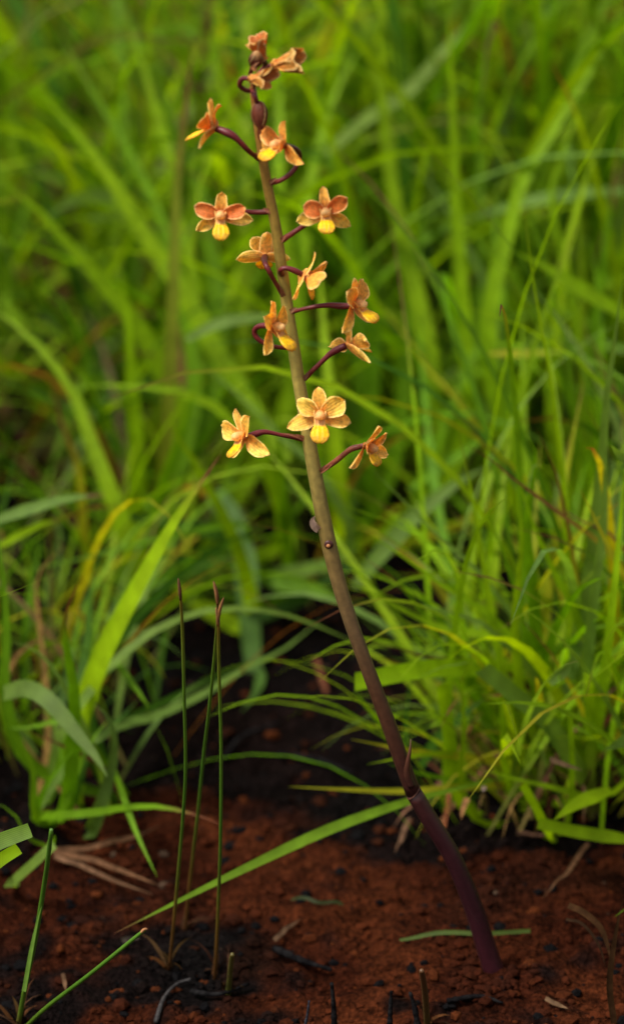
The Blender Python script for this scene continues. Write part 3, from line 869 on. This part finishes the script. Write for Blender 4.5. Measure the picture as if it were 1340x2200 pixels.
PED = [(.13, .022, .014), (.095, .010, .011), (.085, .010, .012)]
def flower(px, py, dy, F, roll, red, k=1.0, ped=None, pw=(9, 8, 8), spread=1.0, seed=0, cupf=0.0, psep=None, lipk=1.0, lo=1.0, pedcol=None, ang=None, lens=None):
    """px,py: centre where the tepals join; dy: metres nearer to the camera than the stem"""
    rng = random.Random(seed * 17 + 3)
    c = W(px, py, stem_y(py) - dy)
    rot = frame(F, R(roll))
    fl = empty('flower', c - BASE, orchid)
    pet = mixc(YEL, RED, red[0]); sep = mixc(YEL, ORG, red[1])
    base = mixc(ORG, RED, min(1, .25 + .8 * red[0]))
    an = ang or (0, 61, -61, 112, -112)
    ln = lens or (60, 62, 62, 76, 76)
    def T(nm, a, L, Wd, col, lift, cup, shape, zo=0, tw=0, b0=.32):
        mb = MB()
        tepal(mb, rot, c + rot @ Vector((0, 0, zo * S)), R(a + rng.uniform(-7, 7)), L * k * rng.uniform(.88, 1.07), Wd * k * rng.uniform(.84, 1.06), jitter(rng, col, .10), base,
              (lift[0] + rng.uniform(-.08, .12), lift[1] + rng.uniform(-.28, .12)), cup, shape, rng=rng, twist=tw + rng.uniform(-.35, .35), b0=b0)
        mb.build(nm, M_PETAL, fl)
    T('sepal', an[0], ln[0], 31, mixc(sep, ORG, .3), (cupf + .05, -.05), .3, (.85, .36), -2)
    T('petal', an[1], ln[1], 45, pet, (cupf + .30, -.12), .30, (1.25, .58), 2)
    T('petal', an[2], ln[2], 45, pet, (cupf + .30, -.12), .30, (1.25, .58), 2)
    T('sepal', an[3], ln[3], 37, sep, (cupf - .02, -.05), .25, (.95, .6), -3, .25)
    T('sepal', an[4], ln[4], 37, sep, (cupf - .02, -.05), .25, (.95, .6), -3, -.25)
    mb = MB(); lip(mb, rot, c, k * lipk, col=mixc(LIPY, (.78, .36, .03), red[1] * .3), open_=lo); mb.build('lip', M_PETAL, fl)
    mb = MB()
    P = [c + rot @ (Vector((0, a, b)) * S * k) for a, b in ((0, -2), (3, 8), (3, 18), (0, 26), (-3, 29))]
    tube(mb, spline(P, 10), [lerp_list([(0, 7 * S), (.4, 9 * S), (.8, 10 * S), (.93, 9 * S), (1, 5 * S)], i / 10) for i in range(11)], [mixc(base, mixc(PEACH, PALE, .4), i / 10) for i in range(11)], seg=10)
    mb.build('column', M_PETAL, fl)
    if ped:
        back = c - rot @ Vector((0, 0, 3 * S))
        pts = [W(a, b, stem_y(b) - d) for a, b, d in ped] + [back]
        rr = [w_ * .5 * S for w_ in pw]
        rr = [rr[0] * 1.25] + rr[1:-1] + [rr[-1] * 1.3, rr[-1] * 1.1]      # swelling into the ovary
        small_tube('pedicel', pts, rr, pedcol or PED, fl, n=18, seg=10)
        d = (pts[1] - pts[0]).normalized(); q = pts[0] + Vector((0, -.0012, .0005))
        mb = MB(); blade(mb, [q - d * 4 * S, q + d * 5 * S + Vector((0, -.0006, .0008)), q + d * rng.uniform(13, 22) * S + Vector((0, -.0004, .0016))], 9 * S, jitter(rng, (.26, .11, .05), .3), n=6, roll=0, nrm=Vector((0, -1, .3)), fold=.5, taper0=.9)
        mb.build('bract', M_PETAL, fl)
    return fl

FLOWERS = []
# two open flowers on opposite sides below the top, one facing away below them
flower(463, 276, .004, (-.93, .30, -.24), 0, (.6, .55), k=1.0, ped=[(556, 340, 0), (535, 325, .006), (505, 295, .007), (485, 284, .006)], seed=1, cupf=.30, lo=.8, lipk=1.12, pw=(11, 10, 11, 12, 13))
flower(610, 312, .010, (-.86, .12, .50), 0, (.6, .65), k=.98, ped=[(580, 394, 0), (608, 385, .003), (634, 362, 0), (644, 335, .0), (636, 322, .004)], seed=2, cupf=.22, lo=.5, lipk=1.15, pw=(9, 10, 10, 10, 10))
flower(474, 460, .008, (0, .05, 1), 2, (.9, .25), k=.86, ped=[(578, 455, 0), (545, 456, -.001), (510, 454, .001)], seed=3, pw=(9, 10, 9), ang=(0, 70, -66, 112, -122))
flower(699, 455, .010, (.02, .12, 1), 3, (.85, .15), k=.86, ped=[(604, 518, 0), (630, 500, .001), (660, 480, .002)], seed=4, pw=(10, 10, 9), ang=(0, 66, -66, 124, -108), lo=.85)
flower(569, 550, -.010, (.0, .05, -1), 4, (.2, .15), k=.88, ped=[(608, 634, .001), (590, 605, .004), (574, 575, .006), (568, 560, .0)], seed=5, pw=(9, 9, 10, 12, 11), ang=(0, 42, -42, 100, -100), lens=(66, 60, 60, 70, 70))
flower(652, 592, .006, (.72, -.50, .12), 2, (.4, .35), k=.98, ped=[(606, 590, .0), (603, 580, .006), (615, 576, .007), (634, 582, .007)], seed=6, cupf=.1, pw=(13, 14, 11, 10, 10), lo=.6)
flower(758, 656, .008, (.88, .12, .42), 0, (.42, .3), k=1.0, ped=[(622, 672, 0), (660, 662, .003), (700, 656, .004), (738, 658, .006)], seed=7, cupf=.14, lo=.6, lipk=1.12, pw=(8, 8, 9, 11, 11), ang=(0, 45, -45, 130, -130))
flower(583, 704, .012, (.84, .10, .46), -4, (.1, .2), k=.98, ped=[(622, 748, 0), (585, 744, .003), (556, 730, .004), (546, 712, .004), (556, 701, .006), (574, 700, .008)], seed=8, cupf=.16, lo=.8, lipk=1.12, pw=(8, 9, 10, 11, 11, 10), ang=(0, 48, -48, 125, -125))
flower(746, 742, .004, (.88, .15, -.38), 0, (.25, .25), k=.95, ped=[(654, 814, 0), (680, 788, .002), (710, 760, .003), (735, 746, .004)], seed=9, cupf=.22, lo=.5, lipk=1.1, pw=(9, 10, 10, 11, 12))
flower(687, 890, .016, (0, .10, 1), 0, (.0, .22), k=.97, ped=[(664, 925, .0), (676, 912, .004), (684, 900, .009)], seed=10, ang=(0, 64, -64, 112, -112))
flower(526, 938, .008, (-.76, .12, .60), 24, (.1, .25), k=1.0, ped=[(652, 943, 0), (610, 936, .003), (570, 928, .004), (545, 934, .005)], seed=11, cupf=.12, lo=.75, pw=(11, 9, 8, 10, 11), ang=(0, 62, -62, 130, -118))
flower(784, 958, .008, (.74, -.20, .45), -4, (.5, .5), k=.92, ped=[(688, 1014, 0), (722, 990, .003), (752, 966, .005), (772, 960, .006)], seed=12, cupf=.40, lo=.6, pw=(8, 11, 12, 11, 10), pedcol=[(.13, .03, .02), (.22, .06, .025), (.13, .03, .02)])

# half-open flowers and buds of the tip
def bell(px, py, dy, F, roll, red, k, ped, seed, pw=(8, 9, 10)):
    rng = random.Random(seed)
    c = W(px, py, stem_y(py) - dy); rot = frame(F, R(roll))
    fl = empty('flower', c - BASE, orchid)
    base = mixc(ORG, RED, .6)
    for nm, a in (('sepal', 0), ('petal', 65), ('petal', -65), ('sepal', 125), ('sepal', -125)):
        mb = MB()
        tepal(mb, rot, c, R(a), 26 * k, 36 * k, jitter(rng, mixc(mixc(YEL, RED, red if nm == 'petal' else red * .8), (.30, .09, .03), .35), .15), base, (2.9 + rng.uniform(-.3, .2), -.9 + rng.uniform(-.4, .4)), .7, (1.0, .55), rng=rng, b0=.5)
        mb.build(nm, M_PETAL, fl)
    mb = MB(); lip(mb, rot, c, k * .62, col=(.74, .38, .03), open_=.5); mb.build('lip', M_PETAL, fl)
    if ped:
        small_tube('pedicel', [W(a, b, stem_y(b) - d) for a, b, d in ped] + [c], [w_ * .5 * S for w_ in pw], PED, fl, n=16)
    return fl
bell(583, 140, .006, (.95, .22, .25), 0, .55, 1.12, [(547, 185, 0), (560, 165, -.004), (572, 148, .0)], 31)
bell(534, 170, .012, (.95, .12, .35), 0, .72, .95, [(545, 195, .001), (528, 194, .006), (515, 184, .008), (519, 170, .009), (528, 168, .010)], 32, pw=(9, 10, 10, 11, 10))
bell(566, 130, .0, (-.30, 1.0, .15), 0, .85, .98, [(546, 182, 0), (556, 160, -.004), (570, 142, -.004)], 33, pw=(10, 11, 12))

def bud(px, py, dy, axis, length, wid, col, ped, tipc, seed=0, name='bud'):
    c = W(px, py, stem_y(py) - dy)
    b = empty(name, c - BASE, orchid)
    z = Vector((axis[0], -axis[2], axis[1])).normalized()
    a = z.cross(Vector((0, 1, .1))).normalized(); q = z.cross(a).normalized()
    mb = MB()
    blob(mb, c, (a * wid * .5 * S, q * wid * .5 * S, z * length * .5 * S), seg=16, rings=12, col=tipc, col2=col, point=.25)
    mb.build('bud_body', M_PETAL, b)
    for an in (0.4, 2.4, 4.5):      # the overlapping edges of the closed sepals
        pts = []
        for t in [.1 + .8 * i / 8 for i in range(9)]:
            r = math.sin(math.pi * t)
            aa = an + .9 * t
            pts.append(c + (a * math.cos(aa) + q * math.sin(aa)) * (wid * .505 * S * r) - z * math.cos(math.pi * t) * length * .5 * S)
        mb = MB(); tube(mb, pts, [1.3 * S] * 9, [mixc(col, PALE, .25)] * 9, seg=5); mb.build('sepal_edge', M_PETAL, b)
    if ped:
        small_tube('pedicel', [W(x, y, stem_y(y) - d) for x, y, d in ped], [4.5 * S, 5 * S, 4 * S], PED, b, n=12)
    return b
bud(558, 245, .008, (.10, -1, .2), 54, 35, (.17, .045, .022), [(540, 192, .003), (546, 205, .008), (553, 222, .008)], (.20, .05, .025))
bud(549, 128, .010, (.15, .9, .35), 34, 31, (.085, .018, .012), [(545, 188, 0), (538, 165, .004), (542, 142, .008)], (.62, .34, .12))
# dry bracts at the pedicel foots
for pts, wd, c in (([S3(562, 300, .0026), S3(560, 288, .003), S3(567, 275, .0034), S3(570, 262, .003)], 10, (.30, .13, .05)),
                   ([S3(552, 215, .002), S3(545, 205, .003), S3(541, 190, .004), S3(541, 172, .006)], 9, (.40, .18, .07)),
                   ([S3(560, 300, .003), S3(556, 285, .004), S3(557, 270, .004)], 9, (.22, .08, .035)),
                   ([S3(552, 150, .01), S3(543, 146, .013), S3(549, 138, .014), S3(557, 134, .014)], 8, (.5, .24, .12)),
                   ([S3(655, 815, .001), S3(664, 800, .002), S3(674, 786, .002)], 6, (.22, .05, .035)),
                   ([S3(652, 945, .002), S3(630, 935, .003), S3(600, 930, .003)], 5, (.30, .12, .06)),
                   ([S3(690, 1014, .002), S3(705, 1003, .003), S3(722, 985, .003)], 6, (.34, .12, .05))):
    bract(pts, wd, c)

# ------------------------------------------------------------------ rushes
def rush(px, ys, wpx, label, cols, name='rush', head=None, group=None, ground=True, extra=None):
    base = G(*px[-1]) if ground else W(px[-1][0], px[-1][1], ys[1])
    root = tag(empty(name, base), label, 'rush', group)
    n = len(px)
    y1 = base.y
    pts = [W(x, y, ys[0] + (y1 - ys[0]) * (i / (n - 1))) for i, (x, y) in enumerate(px)]
    pts[-1] = base - Vector((0, 0, .003))
    P = spline(pts, 40)
    mb = MB()
    tube(mb, P, [lerp_list([(0, wpx * .38 * S), (.1, wpx * .5 * S), (1, wpx * .55 * S)], i / 40) for i in range(41)], [lerp_list(cols, i / 40) for i in range(41)], seg=8)
    mb.build('stalk', M_RUSH, root)
    rg = random.Random(int(px[0][0]))
    for _ in range(5):
        mb = MB(); rand_blade(mb, rg, base + Vector((rg.uniform(-.002, .002), rg.uniform(-.002, .002), -.001)), rg.uniform(0, 6.28), rg.uniform(.1, .9), rg.uniform(.008, .022), .0016, jitter(rg, (.035, .016, .006), .4), n=5)
        mb.build('dead_blade', M_STRAW, root)
    if head:
        for hp, hw, hc in head:
            q = spline([W(x, y, ys[0] - .001) for x, y in hp], 10)
            mb = MB(); tube(mb, q, [lerp_list([(0, .3 * hw * S), (.35, .5 * hw * S), (.8, .4 * hw * S), (1, .08 * hw * S)], i / 10) for i in range(11)], [mixc(hc, mixc(hc, (.22, .11, .05), .6), i / 10) for i in range(11)], seg=7)
            mb.build('spikelet', M_STRAW, root)
    if extra:
        for hp, hw, hc in extra:
            mb = MB(); blade(mb, [W(x, y, ys[0] - .001) for x, y in hp], hw * S, hc, n=10, roll=0, taper0=1); mb.build('leaf_sheath', M_RUSH, root)
    return root
GR = [(0, (.15, .07, .010)), (.08, (.10, .10, .008)), (.25, (.05, .10, .006)), (.55, (.030, .080, .005)), (.72, (.05, .06, .005)), (.85, (.085, .040, .006)), (1, (.045, .016, .005))]
rush([(387, 1262), (392, 1350), (396, 1500), (399, 1650), (393, 1760), (381, 1900), (371, 2010), (363, 2075)], (-.075, 0), 7, 'single thin green rush with one dark brown tip, standing apart from the crossing pair', GR, head=[([(388, 1290), (386, 1265), (383, 1242)], 8, (.045, .015, .008))], group='thin rushes with brown tips')
rush([(467, 1290), (468, 1320), (462, 1400), (450, 1520), (438, 1620), (425, 1750), (410, 1880), (395, 2005)], (-.07, 0), 7, 'thin rush leaning across its neighbour, tipped with a pale brown spikelet', GR, head=[([(468, 1300), (465, 1275), (459, 1248)], 9, (.13, .05, .018))], group='thin rushes with brown tips')
rush([(470, 1330), (470, 1420), (475, 1600), (474, 1800), (470, 1920), (465, 2040), (460, 2105)], (-.072, 0), 7, 'thin upright rush crossing its neighbour, with a forked orange brown tip', GR, head=[([(469, 1335), (472, 1310), (481, 1283)], 8, (.12, .05, .012)), ([(468, 1345), (467, 1325), (464, 1305)], 7, (.10, .04, .012))], group='thin rushes with brown tips')
GR2 = [(0, (.05, .12, .010)), (.5, (.04, .10, .006)), (.9, (.05, .09, .006)), (1, (.08, .035, .010))]
rush([(111, 1782), (103, 1850), (95, 1905), (76, 2020), (55, 2120), (38, 2195)], (-.11, 0), 10, 'short stout green rush with a cut tip, rising from ash at the bare soil edge', GR2, extra=[([(52, 2130), (68, 2040), (82, 1975), (91, 1945)], 9, (.09, .17, .02))])
rush([(312, 1997), (200, 2088), (100, 2165), (45, 2203)], (-.11, 0), 9, 'thin green rush lying low and slanting across the bare red soil', GR2, head=[([(303, 2004), (310, 1997), (318, 1996)], 7, (.30, .14, .06))])
rush([(499, 2050), (495, 2085), (489, 2130)], (-.06, 0), 11, 'tiny yellow green rush stub beside the three tall rushes', [(0, (.07, .055, .01)), (1, (.04, .045, .006))])
rush([(905, 2085), (912, 2130), (918, 2200)], (-.10, 0), 13, 'short olive brown stub standing in front of the orchid base', [(0, (.07, .03, .01)), (1, (.05, .035, .008))])

# ------------------------------------------------------------------ loose leaves, straw, char
def lone_blade(px, ys, wpx, ck, label, cat, name, mat=None, ground=None, cut=True, group=None, **kw):
    if ground is not None:
        pts = [G(x, y) + Vector((0, 0, ground)) for x, y in px]
        sp = []
        for i in range(len(pts) - 1):
            for q in range(3):
                p = pts[i].lerp(pts[i + 1], q / 3); p.z = max(p.z, height(p.x, p.y) + ground); sp.append(p)
        pts = sp + [pts[-1]]
    else:
        pts = [W(x, y, ys[0] + (ys[1] - ys[0]) * i / (len(px) - 1)) for i, (x, y) in enumerate(px)]
    mb = MB()
    blade(mb, pts, wpx * S, PAL[ck] if isinstance(ck, str) else ck, cut=cut, n=14, **kw)
    o = mb.build(name, mat or M_BLADE)
    return tag(o, label, cat, group)
lone_blade([(-40, 1830), (0, 1808), (66, 1783)], (-.09, -.09), 36, 'g', 'pale grey green leaf end with a squarely cut tip, above a second cut leaf', 'leaf', 'cut_leaf', roll=.2, taper0=1)
lone_blade([(-40, 1880), (0, 1848), (41, 1822)], (-.1, -.1), 30, 'b', 'bright green leaf end with a cut tip, just under the grey green one', 'leaf', 'cut_leaf', roll=.3, taper0=1)
lone_blade([(858, 2034), (930, 2026), (1030, 2021), (1138, 2014)], None, 11, (.075, .12, .02), 'short cut piece of green leaf lying on soil behind the purple stem base', 'leaf', 'cut_leaf', ground=.003, roll=.1)
lone_blade([(625, 1943), (680, 1948), (736, 1952)], None, 9, (.03, .045, .013), 'dull green leaf scrap lying flat on the bare red soil', 'leaf', 'leaf_scrap', ground=.002)

def straw(px, wpx, ck, label, cat='straw', name='straw', lift=.003, y=None, group='dry straws lying on the soil', mat=None, cut=False):
    return lone_blade(px, y, wpx, ck, label, cat, name, mat=mat or M_STRAW, ground=None if y else lift, cut=cut, group=group, roll=.2, taper0=.9)
straw([(120, 1852), (220, 1851), (290, 1826), (346, 1800)], 12, 't', 'tan dry straw curving upward at its end, uppermost of three beside the left tussock'.replace('left ', 'broad-leaved '), lift=.006)
straw([(112, 1850), (190, 1868), (260, 1892), (342, 1925)], 13, 't', 'tan dry straw between two others that fan out from the broad-leaved tussock', lift=.005)
straw([(118, 1858), (190, 1885), (250, 1912), (328, 1940)], 11, (0.099, 0.054, 0.027), 'darker dry straw, lowest of three fanning out from the broad-leaved tussock', lift=.004)
straw([(1262, 1848), (1212, 1918), (1163, 1966)], 11, 't', 'thin tan straw slanting on soil below the dense fresh tussock', lift=.008)
straw([(975, 1722), (905, 1778), (845, 1832)], 15, (0.135, 0.068, 0.036), 'broad reddish tan straw propped behind the orchid stem', lift=.012)
straw([(880, 1780), (865, 1820), (848, 1855)], 12, (0.108, 0.059, 0.032), 'short dull straw branching below the broad reddish one', lift=.005)
straw([(678, 1415), (695, 1470), (716, 1532)], 16, (0.090, 0.032, 0.015), 'reddish brown dead leaf standing in the dark gap behind the stem', name='dead_leaf', cat='dead leaf', y=(.25, .22), group=None)
straw([(716, 1532), (722, 1570), (725, 1600)], 12, (0.009, 0.008, 0.009), 'blackened straw end under the reddish dead leaf', name='burnt_straw', y=(.22, .2), group=None, mat=M_CHAR)
straw([(588, 2034), (615, 2010), (645, 1988)], 11, (0.094, 0.054, 0.028), 'small pale straw chip on soil between rushes and orchid', lift=.003)
straw([(262, 2036), (285, 2030), (303, 2030)], 14, (0.089, 0.069, 0.050), 'pale grey seed husk on soil by the slanting rush', name='husk', cat='husk', lift=.003, group=None)
straw([(136, 2110), (140, 2130), (143, 2150)], 9, (0.089, 0.050, 0.025), 'tiny upright tan straw chip near the stout rush', lift=.004)
straw([(1170, 2165), (1195, 2172), (1220, 2182)], 10, (0.084, 0.050, 0.025), 'pale straw chip below the curled dead leaf', lift=.003)
straw([(1180, 1630), (1205, 1640), (1250, 1655)], 11, (0.100, 0.062, 0.030), 'pale pinkish dead leaf scrap caught inside the dense tussock', name='dead_leaf', cat='dead leaf', y=(.05, .05), group=None)
straw([(1040, 1690), (1036, 1700)], 10, (0.248, 0.180, 0.135), 'tiny pale speck of dry leaf at the tussock foot', name='dead_leaf', cat='dead leaf', y=(.07, .07), group=None)
straw([(1003, 1715), (995, 1735), (990, 1760)], 14, (0.153, 0.077, 0.027), 'curled orange dead leaf hanging beside the stem node', name='dead_leaf', cat='dead leaf', y=(.07, .06), group=None, cut=False)
straw([(1220, 1945), (1255, 1962), (1290, 1995), (1306, 2040), (1312, 2075)], 14, (0.030, 0.014, 0.005), 'brown curled dead leaf arching over the soil', name='dead_leaf', cat='dead leaf', y=(-.05, -.06), group=None, cut=False)
straw([(1318, 2200), (1308, 2110), (1322, 2000), (1338, 1930)], 14, (0.028, 0.013, 0.0045), 'brown upright dead leaf beside the curled dead one', name='dead_leaf', cat='dead leaf', y=(-.075, -.07), group=None, cut=False)
straw([(1215, 1975), (1250, 1985), (1285, 2030), (1300, 2080)], 7, (.018, .009, .004), 'thin dark dead leaf curling under the brown arching one', name='dead_leaf', cat='dead leaf', y=(-.05, -.06), group=None, cut=False)

def twig(px, wpx, label, col=(.004, .0036, .004), lift=.003, y=None, name='charred_twig', cat='twig', taper=.5, group='charred twigs on the soil'):
    if y is None:
        pts = [G(a, b) + Vector((0, 0, lift)) for a, b in px]
    else:
        pts = [W(a, b, y) for a, b in px]
    P = spline(pts, 14)
    rng = random.Random(int(px[0][0]))
    mb = MB()
    tube(mb, P, [wpx * .5 * S * (1 - (1 - taper) * i / 14) * rng.uniform(.8, 1.2) for i in range(15)], [mixc(col, (.016, .015, .015), .5 * rng.random()) for i in range(15)], seg=7)
    return tag(mb.build(name, M_CHAR), label, cat, group)
twig([(590, 2052), (650, 2078), (712, 2098)], 20, 'thick charred stick lying on red soil before the orchid')
twig([(335, 2210), (352, 2160), (380, 2128), (410, 2118)], 11, 'curved grey burnt twig at the edge of the bare soil', col=(.035, .032, .032))
twig([(412, 2145), (470, 2150), (535, 2128)], 14, 'knobbly charred twig beside the curved grey one')
twig([(718, 2215), (716, 2160), (712, 2112)], 14, 'single upright charred stub beneath the thick charred stick', y=BASE.y - .06)
twig([(836, 2215), (838, 2170), (840, 2130)], 13, 'narrow upright charred stub, one of a close pair', y=BASE.y - .06)
twig([(898, 2215), (890, 2165), (880, 2132)], 16, 'leaning upright charred stub, one of a close pair', y=BASE.y - .06)
twig([(655, 2205), (660, 2180), (664, 2150)], 8, 'thin blue grey charred splinter by the single stub', y=BASE.y - .06, col=(.02, .022, .03))
twig([(960, 2160), (1030, 2150), (1080, 2165)], 13, 'charred twig half buried in soil before the orchid base', lift=.002)
twig([(600, 1640), (680, 1650), (760, 1680)], 16, 'charred stick in the dark ash behind the orchid stem', lift=.004)
twig([(480, 1650), (520, 1600), (600, 1570)], 14, 'charred twig in dark ash behind the drooping broad leaf', lift=.004)
twig([(1110, 1815), (1150, 1822), (1170, 1822)], 12, 'brown twig at the foot of the dense tussock', col=(.10, .05, .03), lift=.006, name='twig')
